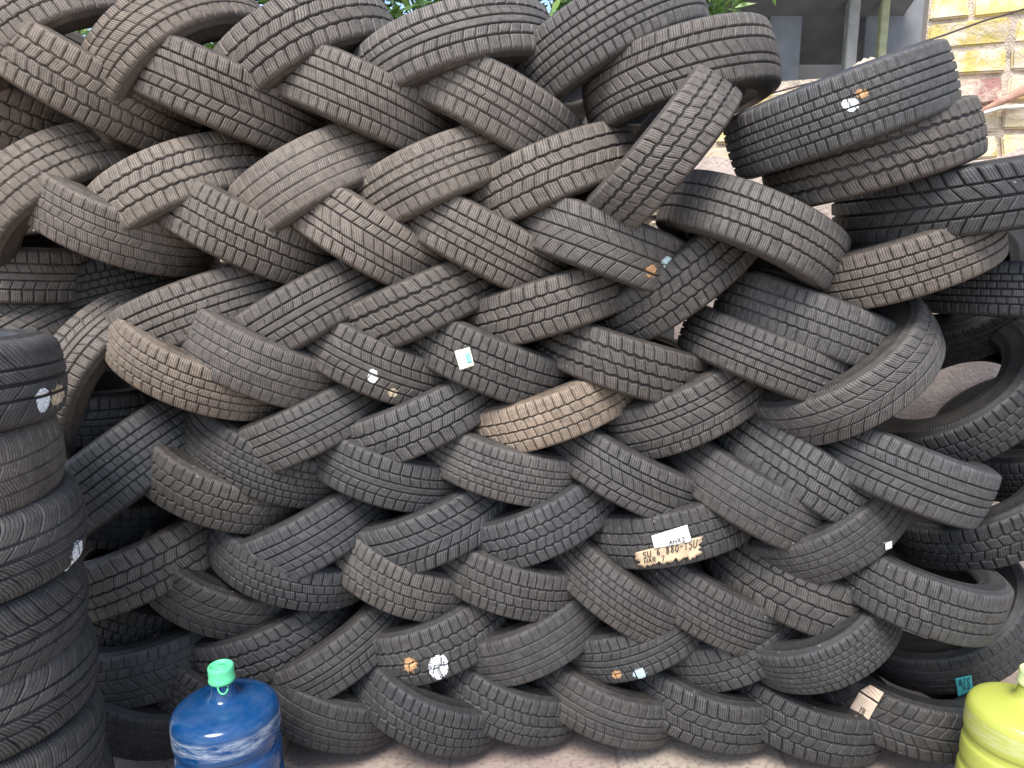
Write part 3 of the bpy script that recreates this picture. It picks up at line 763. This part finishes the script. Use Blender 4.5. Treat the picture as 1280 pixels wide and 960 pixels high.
rw = brick_wall('broken yellow painted brick wall behind the right pile, with an open notch', P_A, P_B, [(0, sj, z_sill), (sj, Lw, 3.1)], YEL)
# plaster on the lower part of that wall
bm = bmesh.new(); box_bm(bm, (Lw / 2 + .004, -.002, 1.0), (Lw / 2 - .004, .016, 1.0))
bmesh.ops.subdivide_edges(bm, edges=bm.edges[:], cuts=24, use_grid_fill=True)
for v in bm.verts:
    v.co.y += noise.noise(v.co * 6) * .008
    if v.co.z > 1.85: v.co.z += noise.noise(Vector((v.co.x * 5, 3, 0))) * .09
link('plaster', bm_mesh('plaster', bm), M_PLASTER, rw)
brick_wall('low shaded brick wall standing close behind the woven tyres', (-3.6, 3.40), (.68, 3.40), [(0, 4.26, 2.34)], [(.13, .09, .07), (.11, .08, .065), (.14, .10, .085)], simple('shade_dark_mortar', (.10, .085, .07), .95, .3, 30, .9, .012))  # bricks and mortar coloured dark to paint in the shade behind the tyres
# rubble on the sill
rn = random.Random(3)
M_RUB = simple('rubble', (.58, .45, .34), .95, .3, 20, .8, .01)
for i, px in enumerate((1088, 1104, 1122, 1140, 1096)):
    s, Y = wall_hit(px); bm = bmesh.new(); bmesh.ops.create_icosphere(bm, subdivisions=3, radius=1)
    sz = (.05, .05, .035)[i % 3] * rn.uniform(.7, 1.1)
    for v in bm.verts: v.co = v.co * (1 + .5 * noise.noise(v.co * 1.7 + Vector((i * 5, 0, 0)))) * sz
    o = link('rubble_lump', bm_mesh('rubble_lump', bm), M_RUB)
    o.location = (P_A.x + s * dW.x + .05 * (i == 4), P_A.y + s * dW.y + .06 + .05 * (i == 4), z_sill + .012)
    tag(o, ['leftmost lump of broken mortar on the notch sill', 'second lump of broken mortar on the notch sill from the left', 'third broken mortar lump on the notch sill', 'mortar lump against the notch jamb', 'small mortar lump set back behind the others on the sill'][i], 'rubble', 'mortar lumps on the wall sill')
# cable along the wall
M_CABLE = simple('dark_cable', (.06, .045, .04), .6, .1)
M_LATH = simple('reddish_lath', (.42, .24, .17), .8, .25, 40)
M_PIPE = simple('pale_pipe', (.66, .60, .50), .6, .12, 30)
def wall_pts(lst, off):
    out = []
    for px, py in lst:
        s, Y = wall_hit(px); q = at(px, py, Y - off); out.append(q)
    return out
tag(link('cable', tube_mesh('cable', wall_pts([(925, 128), (985, 111), (1040, 97), (1090, 78), (1130, 60), (1180, 44), (1230, 26), (1285, 10)], .02), .0035, 6), M_CABLE), 'thin dark cable strung slackly across the yellow brick wall', 'cable')
tag(link('lath', tube_mesh('lath', wall_pts([(1205, 150), (1245, 130), (1290, 108)], .03), [.006, .012, .02], 6), M_LATH), 'thin reddish lath leaning across the wall at right', 'lath')
tag(link('pipe', tube_mesh('pipe', wall_pts([(1200, 152), (1225, 143), (1250, 135), (1290, 132)], .035), .008, 8), M_PIPE), 'thin pale bent pipe just below the reddish lath', 'pipe')

# shed beyond the notch
M_GREY = simple('grey_sheet', (.20, .205, .21), .6, .2, 8)
M_GREY2 = simple('dark_board', (.09, .09, .092), .8, .2, 8)
M_POST = simple('weathered_post', (.33, .32, .29), .8, .2, 20)
M_POSTY = simple('yellowish_post', (.42, .42, .24), .8, .2, 20)
sh = empty('shed', (2.2, 4.6, 0)); tag(sh, 'grey sheet shed with dark opening seen through the wall notch', 'shed')
def part_box(name, mat, c, half, rot=None, bev=.004):
    bm = bmesh.new(); box_bm(bm, Vector(c) - Vector((2.2, 4.6, 0)), half, rot, bev)
    return link(name, bm_mesh(name, bm), mat, sh)
YS = 4.6
def sx(px, Y=YS): return plan(px) * Y
def sz(py, Y=YS): return at(1000, py, Y).z
part_box('back_wall', M_GREY2, (2.2, 5.2, 1.9), (1.5, .03, 1.9))
part_box('wall_panel', M_GREY, (sx(978), 4.62, 1.75), (.09, .02, 1.75))
part_box('wall_panel', M_GREY, (sx(1112), 4.62, 1.75), (.16, .02, 1.75))
part_box('roof', M_GREY, (sx(1000), 4.55, sz(8)), (.55, .5, .025), Matrix.Rotation(R_(-24), 3, 'X'))
part_box('post', M_POST, (sx(1050), 4.5, 1.75), (.03, .03, 1.75))
part_box('post', M_POSTY, (sx(1088), 4.5, 1.75), (.022, .022, 1.75))

# shrubs beyond the wall
def leaf_mat():
    N = NT('leaf_green'); oi = N.node('ShaderNodeObjectInfo'); geo = N.node('ShaderNodeNewGeometry')
    c = N.mix(geo.outputs['Random Per Island'], (.05, .13, .02), (.16, .26, .05))
    N.L(c, N.bsdf.inputs['Base Color']); N.bsdf.inputs['Roughness'].default_value = .5
    N.bsdf.inputs['Transmission Weight'].default_value = 0
    return N.m
M_LEAF = leaf_mat(); M_STEM = simple('brown_stem', (.16, .11, .07), .9, .2)
def shrub(label, x, y, z0, z1, rad, n, seed, ll=.11):
    rn = random.Random(seed); root = empty('shrub', (x, y, 0)); tag(root, label, 'shrub', 'shrubs beyond the wall')
    V = []; Fc = []
    for i in range(n):
        c = Vector((rn.gauss(0, rad * .5), rn.gauss(0, rad * .35), rn.uniform(z0, z1)))
        d = Vector((rn.uniform(-1, 1), rn.uniform(-1, .6), rn.uniform(-.3, 1))).normalized()
        l = ll * rn.uniform(.6, 1.3); w = l * .13
        sd = d.cross(Vector((rn.uniform(-1, 1), rn.uniform(-1, 1), .4))).normalized() * w
        b = len(V); dr = Vector((0, 0, -l * .18))
        V += [c, c + d * l * .4 + sd, c + d * l + dr, c + d * l * .4 - sd]
        Fc.append((b, b + 1, b + 2, b + 3))
    link('foliage', mesh_from('foliage', V, Fc, False), M_LEAF, root)
    Vs = bmesh.new()
    pts = [(0, 0, 0), (.02, 0, z0 * .6), (-.03, .02, z0), (.03, 0, (z0 + z1) / 2)]
    link('stem', tube_mesh('stem', pts, [.03, .025, .02, .01]), M_STEM, root); Vs.free()
shrub('green leafy shrub showing through the gap at the upper left corner', -2.9, 4.6, 1.8, 3.7, .9, 5000, 1)
shrub('green shrub glimpsed between second and third tyres of the top row', -1.7, 4.4, 1.8, 3.7, .8, 5000, 2)
shrub('dense dark green shrub filling the gap right of the third top tyre', -.92, 4.5, 1.7, 3.8, .75, 6500, 6)
shrub('bright green leaf tuft above the middle of the tyre wall', .1, 4.5, 1.8, 3.6, .6, 4000, 3)
shrub('green leaf tuft rising just left of the shed', 1.0, 4.2, 1.8, 2.94, .2, 500, 4)

# ------------------------------------------------------------------ bottles
def bottle_mat(name, col, rough, trans, scuff, scuffcol=(.6, .68, .75)):
    N = NT(name); co = N.node('ShaderNodeTexCoord').outputs['Object']
    mp = N.node('ShaderNodeMapping'); mp.inputs['Scale'].default_value = (1, 1, 5); N.L(co, mp.inputs['Vector'])
    a = N.noise(mp.outputs[0], 18, 6, .7); b = N.noise(co, 60, 4)
    sx_ = N.node('ShaderNodeSeparateXYZ'); N.L(co, sx_.inputs[0])
    zb = N.math('ADD', N.ramp(N.math('ABSOLUTE', N.math('SUBTRACT', sx_.outputs[2], .35)), .026, .018), .10)
    f = N.math('MULTIPLY', N.math('MULTIPLY', N.ramp(a, .40, .62), zb), scuff, clamp=True)
    N.L(N.mix(f, col, scuffcol), N.bsdf.inputs['Base Color'])
    N.L(N.math('MULTIPLY_ADD', f, .4, rough), N.bsdf.inputs['Roughness'])
    N.bsdf.inputs['Transmission Weight'].default_value = trans
    N.bsdf.inputs['IOR'].default_value = 1.45
    N.L(N.bump(b, .06, .002), N.bsdf.inputs['Normal'])
    return N.m
BP = [(0, 0), (.10, 0), (.122, .006), (.132, .02), (.134, .045), (.130, .06), (.130, .075), (.134, .085), (.134, .125), (.130, .135), (.130, .15), (.134, .16), (.134, .20), (.130, .21), (.130, .225),
      (.134, .235), (.134, .275), (.129, .287), (.129, .302), (.134, .312), (.1365, .33), (.1365, .368), (.134, .382), (.126, .395), (.108, .405), (.085, .411), (.060, .416), (.043, .422), (.034, .432), (.0295, .447), (.0285, .465), (.0285, .49)]
def densify(p, n=4):
    out = []
    for i in range(len(p) - 1):
        p0 = p[max(i - 1, 0)]; p1 = p[i]; p2 = p[i + 1]; p3 = p[min(i + 2, len(p) - 1)]
        for k in range(n):
            t = k / n
            out.append(tuple(.5 * ((2 * p1[j]) + (p2[j] - p0[j]) * t + (2 * p0[j] - 5 * p1[j] + 4 * p2[j] - p3[j]) * t * t + (3 * p1[j] - p0[j] - 3 * p2[j] + p3[j]) * t ** 3) for j in (0, 1)))
    out.append(p[-1]); return [(max(a, 0), b) for a, b in out]
BOT = lathe('bottle_body', densify(BP), 96)
def bottle(label, loc, mbody, mcap, tilt, loop=True, sc=1.0):
    root = empty('water_bottle', loc); tag(root, label, 'bottle'); root.rotation_euler = tilt; root.scale = (sc,) * 3
    me = BOT.copy(); o = link('body', me, mbody, root)
    sm = o.modifiers.new('thickness', 'SOLIDIFY'); sm.thickness = .0022; sm.offset = -1
    cap = lathe('cap', [(.0298, .468), (.0318, .466), (.0335, .470), (.0335, .476), (.0318, .479), (.0325, .50), (.032, .508), (.029, .511), (.026, .5105), (.0245, .506), (.012, .5055), (.0105, .508), (0, .508)], 64)
    c = link('cap', cap, mcap, root)
    if loop:
        pts = []
        for k in range(13):
            an = math.pi * k / 12
            pts.append((.0185 - .014 * math.cos(an), -.030 - .004 * math.sin(an), .470 - .020 * math.sin(an)))
        link('pull_tab', tube_mesh('pull_tab', pts, .0022, 8), mcap, c)
    return root
M_BLUE = bottle_mat('blue_polycarbonate', (.004, .062, .20), .12, .25, .48)
M_GCAP = simple('green_cap_plastic', (.12, .60, .30), .4, .06, 30, 0)
M_YB = bottle_mat('yellow_green_plastic', (.60, .65, .12), .30, .4, .6, (.74, .76, .48))
M_YC = simple('pale_cap_plastic', (.55, .62, .30), .4, .06, 30, 0)
pb = at(290, 940, 1.93); bottle('blue water bottle with a green cap standing before the tyre wall', (pb.x, pb.y, 0), M_BLUE, M_GCAP, (R_(0), R_(-1.5), R_(-8)), True, 1.06)
py_ = at(1269, 930, 1.92); bottle('yellow-green water bottle with pale cap at the right corner', (py_.x, py_.y, 0), M_YB, M_YC, (R_(0), R_(2.5), 0), False, 1.05)

# ------------------------------------------------------------------ light
w = bpy.data.worlds.new('World'); S.world = w; w.use_nodes = True
nt = w.node_tree; bg = nt.nodes['Background']
sky = nt.nodes.new('ShaderNodeTexSky'); sky.sky_type = 'NISHITA'; sky.sun_disc = False
SUN_EL, SUN_AZ = 58, 200        # the sun stands high, behind and left of the camera, veiled by cloud
sky.sun_elevation = R_(SUN_EL); sky.sun_rotation = R_(SUN_AZ)
sky.air_density = 1.0; sky.dust_density = 2.0; sky.ozone_density = 1.0
nt.links.new(sky.outputs[0], bg.inputs[0]); bg.inputs[1].default_value = .105
sd = bpy.data.lights.new('sun', 'SUN'); sd.energy = 1.5; sd.angle = R_(25); sd.color = (1, .97, .92)
so = bpy.data.objects.new('sun', sd); COL.objects.link(so)
az = R_(SUN_AZ); el = R_(SUN_EL)
dirv = Vector((math.sin(az) * math.cos(el), math.cos(az) * math.cos(el), math.sin(el)))
so.rotation_euler = (-dirv).to_track_quat('-Z', 'Y').to_euler()
vs = S.view_settings; vs.view_transform = 'Standard'; vs.look = 'None'; vs.exposure = 1.70; vs.gamma = 1; vs.use_curve_mapping = False
S.cycles.use_denoising = True
S.cycles.max_bounces = 8
